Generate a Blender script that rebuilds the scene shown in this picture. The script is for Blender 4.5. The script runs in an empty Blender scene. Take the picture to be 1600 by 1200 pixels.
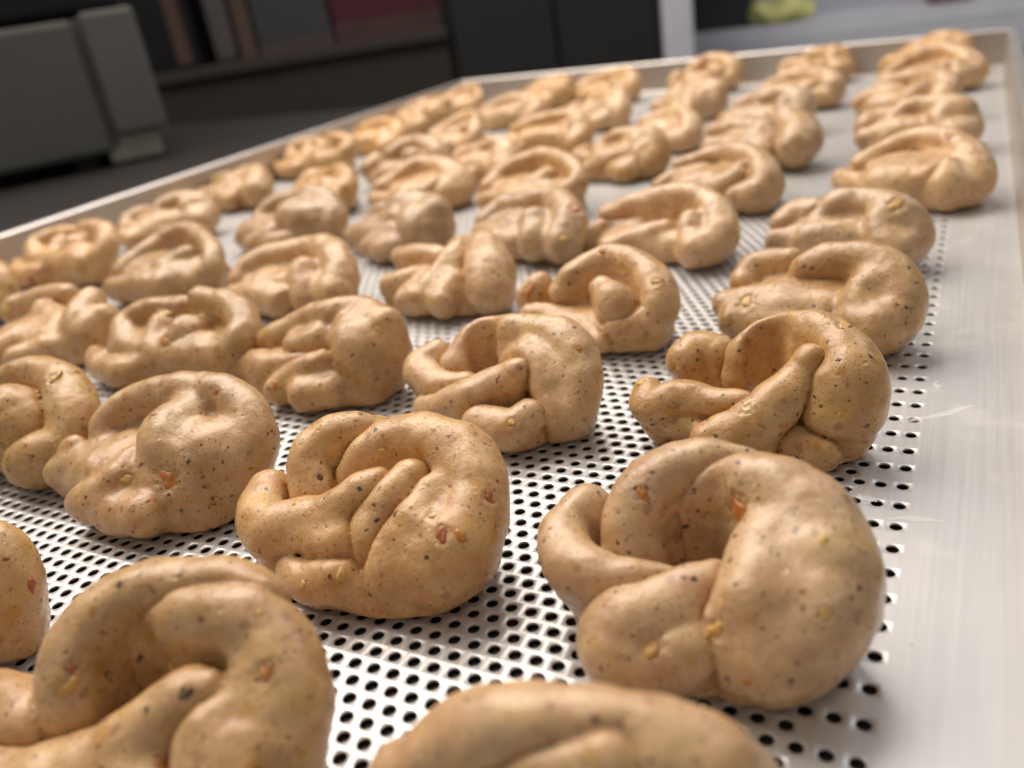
import bpy, bmesh, math, random
import numpy as np
from mathutils import Vector, Matrix, noise
from mathutils.bvhtree import BVHTree

C = bpy.context.scene.collection
S = bpy.context.scene
MM = 0.001
random.seed(7)

# ------------------------------------------------------------------ camera
CAM_POS = (9.720, -107.640, 124.909)
CAM_ROWS = ((0.881838, 0.448020, -0.147105), (-0.076896, 0.444408, 0.892518), (0.465240, -0.775745, 0.426347))
LENS = 29.585
cam_d = bpy.data.cameras.new('camera')
cam = bpy.data.objects.new('camera', cam_d)
C.objects.link(cam)
rot = Matrix(CAM_ROWS).transposed()
cam.matrix_world = Matrix.Translation(Vector(CAM_POS) * MM) @ rot.to_4x4()
cam_d.sensor_width = 36.0
cam_d.lens = LENS
cam_d.clip_start = 0.005
cam_d.clip_end = 30.0
cam_d.dof.use_dof = True
cam_d.dof.focus_distance = 0.216
cam_d.dof.aperture_fstop = 9.5
S.camera = cam

# ------------------------------------------------------------------ world and lamps
world = bpy.data.worlds.new('World')
S.world = world
world.use_nodes = True
bgn = world.node_tree.nodes['Background']
bgn.inputs['Color'].default_value = (1.0, 0.95, 0.90, 1)
bgn.inputs['Strength'].default_value = 0.30


def area(name, loc, target, size, power, color):
    d = bpy.data.lights.new(name, 'AREA')
    d.shape = 'RECTANGLE'
    d.size, d.size_y = size
    d.energy = power
    d.color = color
    o = bpy.data.objects.new(name, d)
    C.objects.link(o)
    o.location = loc
    o.rotation_euler = (Vector(target) - Vector(loc)).to_track_quat('-Z', 'Y').to_euler()
    return o


area('ceiling_lamp', (-0.82, 0.60, 1.15), (-0.28, 0.2, 0), (1.6, 0.95), 34, (1.0, 0.90, 0.80))
area('window_lamp', (0.7, 1.7, 1.5), (-0.1, 0.3, 0), (0.8, 0.6), 5.5, (0.86, 0.93, 1.0))

S.view_settings.view_transform = 'Standard'
S.view_settings.look = 'None'
S.view_settings.exposure = 0.0
S.view_settings.gamma = 1.0

# ------------------------------------------------------------------ node helpers


class NT:
    def __init__(self, name):
        self.m = bpy.data.materials.new(name)
        self.m.use_nodes = True
        self.t = self.m.node_tree
        self.b = self.t.nodes['Principled BSDF']

    def n(self, kind, **kw):
        nd = self.t.nodes.new(kind)
        for k, v in kw.items():
            if k in nd.inputs.keys() or isinstance(k, int):
                nd.inputs[k].default_value = v
            else:
                setattr(nd, k, v)
        return nd

    def l(self, a, b):
        self.t.links.new(a, b)

    def math(self, op, a, b=None, c=None, clamp=False):
        nd = self.t.nodes.new('ShaderNodeMath')
        nd.operation = op
        nd.use_clamp = clamp
        for i, v in enumerate((a, b, c)):
            if v is None:
                continue
            if isinstance(v, (int, float)):
                nd.inputs[i].default_value = v
            else:
                self.l(v, nd.inputs[i])
        return nd.outputs[0]

    def step(self, v, lo, hi):
        nd = self.t.nodes.new('ShaderNodeMapRange')
        nd.interpolation_type = 'SMOOTHSTEP'
        self.l(v, nd.inputs['Value'])
        for k, val in (('From Min', lo), ('From Max', hi)):
            if isinstance(val, (int, float)):
                nd.inputs[k].default_value = val
            else:
                self.l(val, nd.inputs[k])
        return nd.outputs['Result']

    def mix(self, fac, a, b):
        nd = self.t.nodes.new('ShaderNodeMix')
        nd.data_type = 'RGBA'
        if isinstance(fac, (int, float)):
            nd.inputs[0].default_value = fac
        else:
            self.l(fac, nd.inputs[0])
        for i, v in ((6, a), (7, b)):
            if isinstance(v, tuple):
                nd.inputs[i].default_value = (*v, 1)
            else:
                self.l(v, nd.inputs[i])
        return nd.outputs[2]

    def noise(self, vec, scale, detail=2.0, rough=0.5):
        nd = self.n('ShaderNodeTexNoise')
        nd.inputs['Scale'].default_value = scale
        nd.inputs['Detail'].default_value = detail
        nd.inputs['Roughness'].default_value = rough
        self.l(vec, nd.inputs['Vector'])
        return nd

    def voro(self, vec, scale):
        nd = self.n('ShaderNodeTexVoronoi')
        nd.inputs['Scale'].default_value = scale
        self.l(vec, nd.inputs['Vector'])
        return nd


def simple_mat(name, color, rough=0.5, metal=0.0, bump=0.0, bscale=300.0, vary=0.12):
    k = NT(name)
    if max(color) < 0.08:
        k.b.inputs['Specular IOR Level'].default_value = 0.2
    tc = k.n('ShaderNodeTexCoord')
    nz = k.noise(tc.outputs['Object'], bscale * 0.06, 4.0)
    dark = tuple(c * (1 - vary) for c in color)
    lite = tuple(min(1, c * (1 + vary)) for c in color)
    k.l(k.mix(nz.outputs['Fac'], dark, lite), k.b.inputs['Base Color'])
    k.b.inputs['Roughness'].default_value = rough
    k.b.inputs['Metallic'].default_value = metal
    if bump:
        n2 = k.noise(tc.outputs['Object'], bscale, 3.0)
        bp = k.n('ShaderNodeBump')
        bp.inputs['Strength'].default_value = bump
        bp.inputs['Distance'].default_value = 0.0004
        k.l(n2.outputs['Fac'], bp.inputs['Height'])
        k.l(bp.outputs['Normal'], k.b.inputs['Normal'])
    return k.m


def dough_material():
    k = NT('dough')
    tc = k.n('ShaderNodeTexCoord')
    oi = k.n('ShaderNodeObjectInfo')
    off = k.n('ShaderNodeVectorMath', operation='SCALE')
    off.inputs[0].default_value = (37.0, 91.0, 53.0)
    k.l(oi.outputs['Random'], off.inputs['Scale'])
    sc = k.n('ShaderNodeVectorMath', operation='SCALE')
    k.l(tc.outputs['Object'], sc.inputs[0])
    sc.inputs['Scale'].default_value = 1000.0
    ad = k.n('ShaderNodeVectorMath', operation='ADD')
    k.l(sc.outputs[0], ad.inputs[0])
    k.l(off.outputs[0], ad.inputs[1])
    P = ad.outputs[0]                                     # millimetres, shifted per knot
    # wobble so that flecks are ragged, not round
    wn = k.noise(P, 0.9, 2.0)
    ws = k.n('ShaderNodeVectorMath', operation='SUBTRACT')
    k.l(wn.outputs['Color'], ws.inputs[0])
    ws.inputs[1].default_value = (0.5, 0.5, 0.5)
    wm = k.n('ShaderNodeVectorMath', operation='SCALE')
    k.l(ws.outputs[0], wm.inputs[0])
    wm.inputs['Scale'].default_value = 2.0
    wa = k.n('ShaderNodeVectorMath', operation='ADD')
    k.l(P, wa.inputs[0])
    k.l(wm.outputs[0], wa.inputs[1])
    W = wa.outputs[0]

    big = k.noise(W, 0.10, 4.0, 0.6).outputs['Fac']
    col = k.mix(k.step(big, 0.35, 0.65), (0.510, 0.298, 0.130), (0.665, 0.440, 0.230))
    pk = k.noise(P, 0.13, 3.0, 0.6)
    col = k.mix(k.math('MULTIPLY', k.step(pk.outputs['Fac'], 0.52, 0.72), 0.55), col, (0.560, 0.300, 0.170))
    yl = k.noise(W, 0.10, 2.0).outputs['Fac']
    col = k.mix(k.math('MULTIPLY', k.step(yl, 0.54, 0.72), 0.5), col, (0.560, 0.330, 0.085))
    fine = k.noise(P, 0.9, 4.0, 0.65).outputs['Fac']
    col = k.mix(k.math('MULTIPLY', k.step(fine, 0.5, 0.75), 0.30), col, (0.660, 0.470, 0.250))

    def flecks(col, scale, chance, r0, r1, c1, c2, strength, vec):
        v = k.voro(vec, scale)
        sp = k.n('ShaderNodeSeparateColor')
        k.l(v.outputs['Color'], sp.inputs[0])
        on = k.math('LESS_THAN', sp.outputs[0], chance)
        rad = k.math('MULTIPLY_ADD', sp.outputs[1], (r1 - r0), r0)
        lo = k.math('MULTIPLY', rad, 0.45)
        m = k.math('SUBTRACT', 1.0, k.step(v.outputs['Distance'], lo, rad))
        m = k.math('MULTIPLY', m, on)
        tint = k.mix(sp.outputs[2], c1, c2)
        return k.mix(k.math('MULTIPLY', m, strength), col, tint)

    col = flecks(col, 0.16, 0.45, 0.20, 0.46, (0.45, 0.19, 0.03), (0.56, 0.34, 0.10), 0.7, W)      # corn showing through
    col = flecks(col, 0.21, 0.35, 0.16, 0.40, (0.33, 0.11, 0.045), (0.27, 0.14, 0.08), 0.55, W)      # reddish patches
    col = flecks(col, 0.36, 0.48, 0.12, 0.33, (0.020, 0.012, 0.010), (0.17, 0.06, 0.025), 0.95, W)   # pepper
    col = flecks(col, 0.62, 0.50, 0.12, 0.30, (0.10, 0.045, 0.022), (0.22, 0.095, 0.04), 0.9, W)
    col = flecks(col, 1.00, 0.62, 0.16, 0.38, (0.14, 0.065, 0.028), (0.30, 0.16, 0.06), 0.7, W)
    hv = k.n('ShaderNodeHueSaturation')
    k.l(k.math('MULTIPLY_ADD', oi.outputs['Random'], 0.26, 0.88), hv.inputs['Value'])
    k.l(k.math('MULTIPLY_ADD', k.math('FRACT', k.math('MULTIPLY', oi.outputs['Random'], 17.3)), 0.2, 0.92), hv.inputs['Saturation'])
    k.l(col, hv.inputs['Color'])
    k.l(hv.outputs[0], k.b.inputs['Base Color'])

    rg = k.noise(P, 0.3, 3.0).outputs['Fac']
    k.l(k.math('MULTIPLY_ADD', rg, 0.28, 0.17), k.b.inputs['Roughness'])
    k.b.inputs['Specular IOR Level'].default_value = 0.55
    k.b.inputs['Coat Weight'].default_value = 0.2
    k.b.inputs['Coat Roughness'].default_value = 0.28
    k.b.inputs['Subsurface Weight'].default_value = 0.22
    k.b.inputs['Subsurface Radius'].default_value = (1.0, 0.55, 0.28)
    k.b.inputs['Subsurface Scale'].default_value = 0.0035
    # skin of the dough
    h1 = k.noise(P, 0.35, 4.0, 0.55).outputs['Fac']
    h2 = k.noise(P, 1.7, 3.0, 0.55).outputs['Fac']
    pits = k.voro(W, 0.28)
    sp = k.n('ShaderNodeSeparateColor')
    k.l(pits.outputs['Color'], sp.inputs[0])
    pit = k.math('MULTIPLY', k.math('LESS_THAN', sp.outputs[0], 0.16),
                 k.math('SUBTRACT', 1.0, k.step(pits.outputs['Distance'], 0.05, 0.24)))
    h = k.math('ADD', k.math('MULTIPLY', h1, 0.6), k.math('MULTIPLY', h2, 0.20))
    h = k.math('SUBTRACT', h, k.math('MULTIPLY', pit, 0.5))
    # hairline stretch cracks where the skin has been pulled
    cn = k.noise(W, 0.16, 3.0, 0.6).outputs['Fac']
    line = k.math('SUBTRACT', 1.0, k.step(k.math('ABSOLUTE', k.math('SUBTRACT', cn, 0.5)), 0.0, 0.014))
    cm = k.step(k.noise(P, 0.09, 2.0).outputs['Fac'], 0.50, 0.62)
    h = k.math('SUBTRACT', h, k.math('MULTIPLY', k.math('MULTIPLY', line, cm), 0.35))
    grain = k.noise(P, 2.8, 2.0, 0.6).outputs['Fac']
    h = k.math('ADD', h, k.math('MULTIPLY', grain, 0.16))
    bp = k.n('ShaderNodeBump')
    bp.inputs['Strength'].default_value = 0.55
    bp.inputs['Distance'].default_value = 0.0008
    k.l(h, bp.inputs['Height'])
    k.l(bp.outputs['Normal'], k.b.inputs['Normal'])
    return k.m


def metal_material(name, base, metal, rough, along='Y'):
    k = NT(name)
    tc = k.n('ShaderNodeTexCoord')
    mp = k.n('ShaderNodeMapping')
    mp.inputs['Scale'].default_value = (900, 14, 900) if along == 'Y' else (14, 900, 900)
    k.l(tc.outputs['Object'], mp.inputs['Vector'])
    st = k.noise(mp.outputs[0], 1.0, 3.0, 0.6).outputs['Fac']
    cl = k.noise(tc.outputs['Object'], 14.0, 4.0, 0.6).outputs['Fac']
    sm = k.noise(tc.outputs['Object'], 45.0, 5.0, 0.65).outputs['Fac']
    dark = tuple(c * 0.84 for c in base)
    col = k.mix(st, dark, base)
    col = k.mix(k.math('MULTIPLY', k.step(cl, 0.4, 0.7), 0.25), col, tuple(c * f for c, f in zip(base, (0.93, 0.86, 0.80))))
    col = k.mix(k.math('MULTIPLY', k.step(sm, 0.55, 0.72), 0.22), col, (0.60, 0.53, 0.46))
    k.l(col, k.b.inputs['Base Color'])
    k.b.inputs['Metallic'].default_value = metal
    r = k.math('MULTIPLY_ADD', st, 0.12, rough - 0.06)
    r = k.math('MULTIPLY_ADD', k.step(sm, 0.5, 0.7), 0.10, r)
    k.l(r, k.b.inputs['Roughness'])
    bp = k.n('ShaderNodeBump')
    bp.inputs['Strength'].default_value = 0.12
    bp.inputs['Distance'].default_value = 0.0002
    k.l(st, bp.inputs['Height'])
    k.l(bp.outputs['Normal'], k.b.inputs['Normal'])
    return k.m


M_DOUGH = dough_material()
M_TRAY = metal_material('brushed_aluminium', (0.68, 0.68, 0.685), 0.45, 0.38)
M_WALL = metal_material('aluminium_wall', (0.56, 0.52, 0.475), 0.7, 0.42)
M_WALLX = metal_material('aluminium_wall_across', (0.56, 0.52, 0.475), 0.7, 0.42, 'X')
CHUNK_M = {
    'orange': simple_mat('orange_chunk_skin', (0.56, 0.22, 0.05), 0.32, bump=0.4, bscale=900),
    'yellow': simple_mat('yellow_chunk_skin', (0.66, 0.40, 0.115), 0.30, bump=0.4, bscale=900),
    'red': simple_mat('red_chunk_skin', (0.42, 0.12, 0.05), 0.35, bump=0.4, bscale=900),
    'pale': simple_mat('pale_chunk_skin', (0.70, 0.50, 0.26), 0.32, bump=0.4, bscale=900),
    'dark': simple_mat('dark_chunk_skin', (0.10, 0.05, 0.035), 0.45, bump=0.4, bscale=900),
}

# ------------------------------------------------------------------ object helpers


def link(name, me, mat=None, parent=None):
    o = bpy.data.objects.new(name, me)
    C.objects.link(o)
    if mat is not None:
        me.materials.clear()
        me.materials.append(mat)
    if parent is not None:
        o.parent = parent
    return o


def tag(o, label=None, cat=None, group=None, kind=None):
    for k, v in (('label', label), ('category', cat), ('group', group), ('kind', kind)):
        if v:
            o[k] = v
    return o


def empty(name, loc, rz=0.0):
    o = bpy.data.objects.new(name, None)
    C.objects.link(o)
    o.empty_display_size = 0.02
    o.location = loc
    o.rotation_euler = (0, 0, rz)
    return o


def box_bm(bm, x0, x1, y0, y1, z0, z1, bev=0.0):
    r = bmesh.ops.create_cube(bm, size=1.0)
    for v in r['verts']:
        v.co = Vector((x0 + (v.co.x + .5) * (x1 - x0), y0 + (v.co.y + .5) * (y1 - y0), z0 + (v.co.z + .5) * (z1 - z0))) * MM
    if bev:
        es = list({e for v in r['verts'] for e in v.link_edges})
        bmesh.ops.bevel(bm, geom=es, offset=bev * MM, segments=2, affect='EDGES', profile=0.6)


def bm_mesh(bm, name, smooth=False):
    me = bpy.data.meshes.new(name)
    bm.to_mesh(me)
    bm.free()
    if smooth:
        me.polygons.foreach_set('use_smooth', [True] * len(me.polygons))
    return me


def box(name, x0, x1, y0, y1, z0, z1, mat, parent=None, bev=1.5):
    bm = bmesh.new()
    box_bm(bm, x0, x1, y0, y1, z0, z1, bev)
    return link(name, bm_mesh(bm, name), mat, parent)


# ------------------------------------------------------------------ setting
fl = box('floor', -6000, 6000, -4000, 8000, -960, -930, simple_mat('floor_tiles', (0.20, 0.20, 0.22), 0.4))
tag(fl, kind='structure')

wl = box('wall', -6000, 6000, 3300, 3400, -930, 2200, simple_mat('dark_wall', (0.06, 0.06, 0.065), 0.7))
tag(wl, kind='structure')

M_TABLE = simple_mat('dark_worktop', (0.022, 0.020, 0.019), 0.42, bump=0.2)
tb = empty('work_table', (-0.8, 0.25, -0.93))
tag(tb, 'dark worktop under the tray and the grey machine', 'table')
o = box('table_top', -1700, 45, -420, 900, -42.5, -2.5, M_TABLE, None, 3)
o.parent = tb
o.matrix_parent_inverse = Matrix.Translation(-tb.location)
M_LEG = simple_mat('dark_steel', (0.05, 0.05, 0.05), 0.4, 0.6)
for x in (-1640, -30):
    for y in (-360, 830):
        o = box('leg', x, x + 45, y, y + 45, -930, -42.5, M_LEG, None, 2)
        o.parent = tb
        o.matrix_parent_inverse = Matrix.Translation(-tb.location)

# ------------------------------------------------------------------ baking tray
XL, XR, YN, YR, YL, H = -536.0, 23.6, -88.0, 763.0, 806.0, 29.0
PITCH = 5.0
ROW = PITCH * math.sqrt(3) / 2
HOLE = 1.42
tray = empty('baking_tray', (0, 0, -0.0012))
tag(tray, 'large shallow aluminium tray with perforated base carrying all the dough knots', 'baking tray')


XRN = 31.5                                                 # the right side opens a little towards the front


def right_x(y):
    return XRN + (XR - XRN) * (y - YN) / (YR - YN)


def far_y(x):
    return YL + (YR - YL) * (x - XL) / (XR - XL)


def perforated_sheet():
    V, F = [], []
    nv = 0
    m0, m1 = int(math.floor((YN + 22) / ROW)), int(math.floor((YR - 24) / ROW))
    xl = XL + 22

    def quad(a, b, c, d):
        nonlocal nv
        V.append(np.array([a, b, c, d], float))
        F.append(np.array([[nv, nv + 1, nv + 2, nv + 3]]))
        nv += 4
    for m in range(m0, m1):
        y = m * ROW
        odd = m % 2
        x_start = -12.5 if odd else 0.0
        n = int((x_start - 2.5 - xl) // PITCH) + 1
        seg = 16 if y < 190 else (12 if y < 380 else 8)
        a = np.arange(seg) * 2 * math.pi / seg + (math.pi / seg if seg == 8 else 0)
        ca, sa = np.cos(a), np.sin(a)
        hx, hy = PITCH / 2, ROW / 2
        t = np.minimum(hx / np.maximum(abs(ca), 1e-9), hy / np.maximum(abs(sa), 1e-9))
        ox, oy = ca * t, sa * t
        # move nearest samples onto the corners
        for cx, cy in ((hx, hy), (-hx, hy), (-hx, -hy), (hx, -hy)):
            i = int(np.argmin((ox - cx) ** 2 + (oy - cy) ** 2))
            ox[i], oy[i] = cx, cy
        cxs = x_start - PITCH * np.arange(n)
        ring = np.zeros((n, 4 * seg, 3))
        for b, (rx, ry, z) in enumerate(((ox, oy, 0.0), (ca * (HOLE + .06), sa * (HOLE + .06), 0.0), (ca * HOLE, sa * HOLE, -0.07), (ca * HOLE, sa * HOLE, -0.5))):
            ring[:, b * seg:(b + 1) * seg, 0] = cxs[:, None] + rx
            ring[:, b * seg:(b + 1) * seg, 1] = y + ry
            ring[:, b * seg:(b + 1) * seg, 2] = z
        V.append(ring.reshape(-1, 3))
        i = np.arange(seg)
        j = (i + 1) % seg
        f = np.concatenate([np.stack([i + b * seg, j + b * seg, j + (b + 1) * seg, i + (b + 1) * seg], 1) for b in range(3)])
        f = f[None] + (nv + 4 * seg * np.arange(n))[:, None, None]
        F.append(f.reshape(-1, 4))
        nv += n * 4 * seg
        xe = cxs[-1] - 2.5
        quad((x_start + 2.5, y - hy, 0), (right_x(y - hy), y - hy, 0), (right_x(y + hy), y + hy, 0), (x_start + 2.5, y + hy, 0))
        quad((XL, y - hy, 0), (xe, y - hy, 0), (xe, y + hy, 0), (XL, y + hy, 0))
    ylo, yhi = m0 * ROW - ROW / 2, (m1 - 1) * ROW + ROW / 2
    quad((XL, YN, 0), (XRN, YN, 0), (right_x(ylo), ylo, 0), (XL, ylo, 0))
    quad((XL, yhi, 0), (right_x(yhi), yhi, 0), (XR, YR, 0), (XL, YL, 0))
    V = np.concatenate(V) * MM
    F = np.concatenate(F)
    me = bpy.data.meshes.new('perforated_base')
    me.vertices.add(len(V))
    me.vertices.foreach_set('co', V.astype(np.float32).ravel())
    me.loops.add(len(F) * 4)
    me.loops.foreach_set('vertex_index', F.astype(np.int32).ravel())
    me.polygons.add(len(F))
    me.polygons.foreach_set('loop_start', np.arange(len(F), dtype=np.int32) * 4)
    me.update(calc_edges=True)
    return me


link('perforated_base', perforated_sheet(), M_TRAY, tray)


def profile_wall(name, p0, p1, out0, out1, mat, lip=True):
    """wall sheet from the base edge p0-p1 rising with a small fillet, then a turned-over lip of its own"""
    p0, p1 = Vector((*p0, 0)), Vector((*p1, 0))
    prof = [(0, 0), (0.5, .35), (1.2, 1.2), (1.6, 2.6), (1.8, H - 1.0)]
    lipp = [(1.8, H - 1.0), (2.3, H), (3.4, H + .5), (8.0, H + .5), (9.6, H - .1), (10.2, H - 1.6), (10.2, H - 7)]
    res = []
    for nm, pr, mt in (('side_wall', prof, mat), ('rolled_rim', lipp, M_RIM)):
        V, F = [], []
        for (a, z) in pr:
            for p, o in ((p0, out0), (p1, out1)):
                V.append(((p + Vector((*o, 0)) * a) + Vector((0, 0, z))) * MM)
        for i in range(len(pr) - 1):
            F.append((2 * i, 2 * i + 1, 2 * i + 3, 2 * i + 2))
        me = bpy.data.meshes.new(nm)
        me.from_pydata([tuple(v) for v in V], [], F)
        me.polygons.foreach_set('use_smooth', [True] * len(F))
        res.append(link(nm, me, mt, tray))
    return res


M_RIM = metal_material('aluminium_rim', (0.64, 0.615, 0.59), 0.8, 0.34)
cr = {'fr': ((XR, YR), (1, 1)), 'fl': ((XL, YL), (-1, 1)), 'nl': ((XL, YN), (-1, -1)), 'nr': ((XRN, YN), (1, -1))}
for a, b, mt in (('fl', 'fr', M_WALLX), ('nl', 'fl', M_WALL), ('nr', 'nl', M_WALLX), ('fr', 'nr', M_WALL)):
    profile_wall('side_wall', cr[a][0], cr[b][0], cr[a][1], cr[b][1], mt)

# greasy water smears on the bare margin
M_WET = NT('wet_film')
M_WET.b.inputs['Base Color'].default_value = (0.9, 0.9, 0.9, 1)
M_WET.b.inputs['Roughness'].default_value = 0.12
M_WET.b.inputs['Alpha'].default_value = 0.55
M_WET = M_WET.m


def smear(pts, width, seed):
    rnd = random.Random(seed)
    V, F = [], []
    n = len(pts)
    for i, (x, y) in enumerate(pts):
        w = width * math.sin(math.pi * (i + .6) / (n + .2)) * rnd.uniform(.6, 1.3)
        d = Vector(pts[min(i + 1, n - 1)]) - Vector(pts[max(i - 1, 0)])
        d = Vector((-d.y, d.x)).normalized()
        for k, zz in ((-1, 0.05), (-.4, .22), (.4, .22), (1, .05)):
            V.append((x * MM + d.x * w * k * MM, y * MM + d.y * w * k * MM, zz * MM))
    for i in range(n - 1):
        for k in range(3):
            F.append((4 * i + k, 4 * i + k + 1, 4 * i + k + 5, 4 * i + k + 4))
    me = bpy.data.meshes.new('water_smear')
    me.from_pydata(V, [], F)
    me.polygons.foreach_set('use_smooth', [True] * len(F))
    return link('water_smear', me, M_WET, tray)


smear([(-3.0, 118.9), (0.4, 121.5), (4.2, 123.7), (8.1, 126.8), (12.0, 130.6), (14.6, 132.7)], 1.1, 3)
smear([(-1.9, 71.5), (1.0, 73.1), (3.7, 73.5), (6.3, 73.7), (9.7, 73.8)], 1.4, 4)
smear([(-9.6, 79.5), (-7.4, 79.5), (-4.9, 79.0)], 1.0, 5)
smear([(3.9, 144.8), (5.0, 143.7), (5.9, 142.1)], 0.8, 6)

DROPS = [(-30.9, 7.1, 1.0), (-32.3, 3.3, 0.7), (-27.4, 3.7, 0.9), (-34.9, 4.8, 0.5), (-26.5, 6.9, 0.6), (-12.2, 78.9, 0.5), (-11.3, 81.4, 0.4), (-9.0, 80.3, 0.6), (-10.4, 83.7, 0.35), (-7.5, 76.9, 0.4), (-13.3, 83.0, 0.3), (4.7, 145.8, 0.7), (3.6, 150.9, 0.5), (-8.2, 28.5, 0.45), (6.0, 31.2, 0.35)]
for i, (x, y, r) in enumerate(DROPS):
    bm = bmesh.new()
    bmesh.ops.create_uvsphere(bm, u_segments=14, v_segments=8, radius=1.0)
    for v in bm.verts:
        w = 1 + .25 * noise.noise(Vector((v.co.x * 1.2 + i * 7, v.co.y * 1.2, 0)))
        v.co = Vector((x + v.co.x * r * w, y + v.co.y * r * w * .8, max(v.co.z, 0) * r * .35 + .05)) * MM
    link('water_droplet', bm_mesh(bm, 'water_droplet', True), M_WET, tray)


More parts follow.
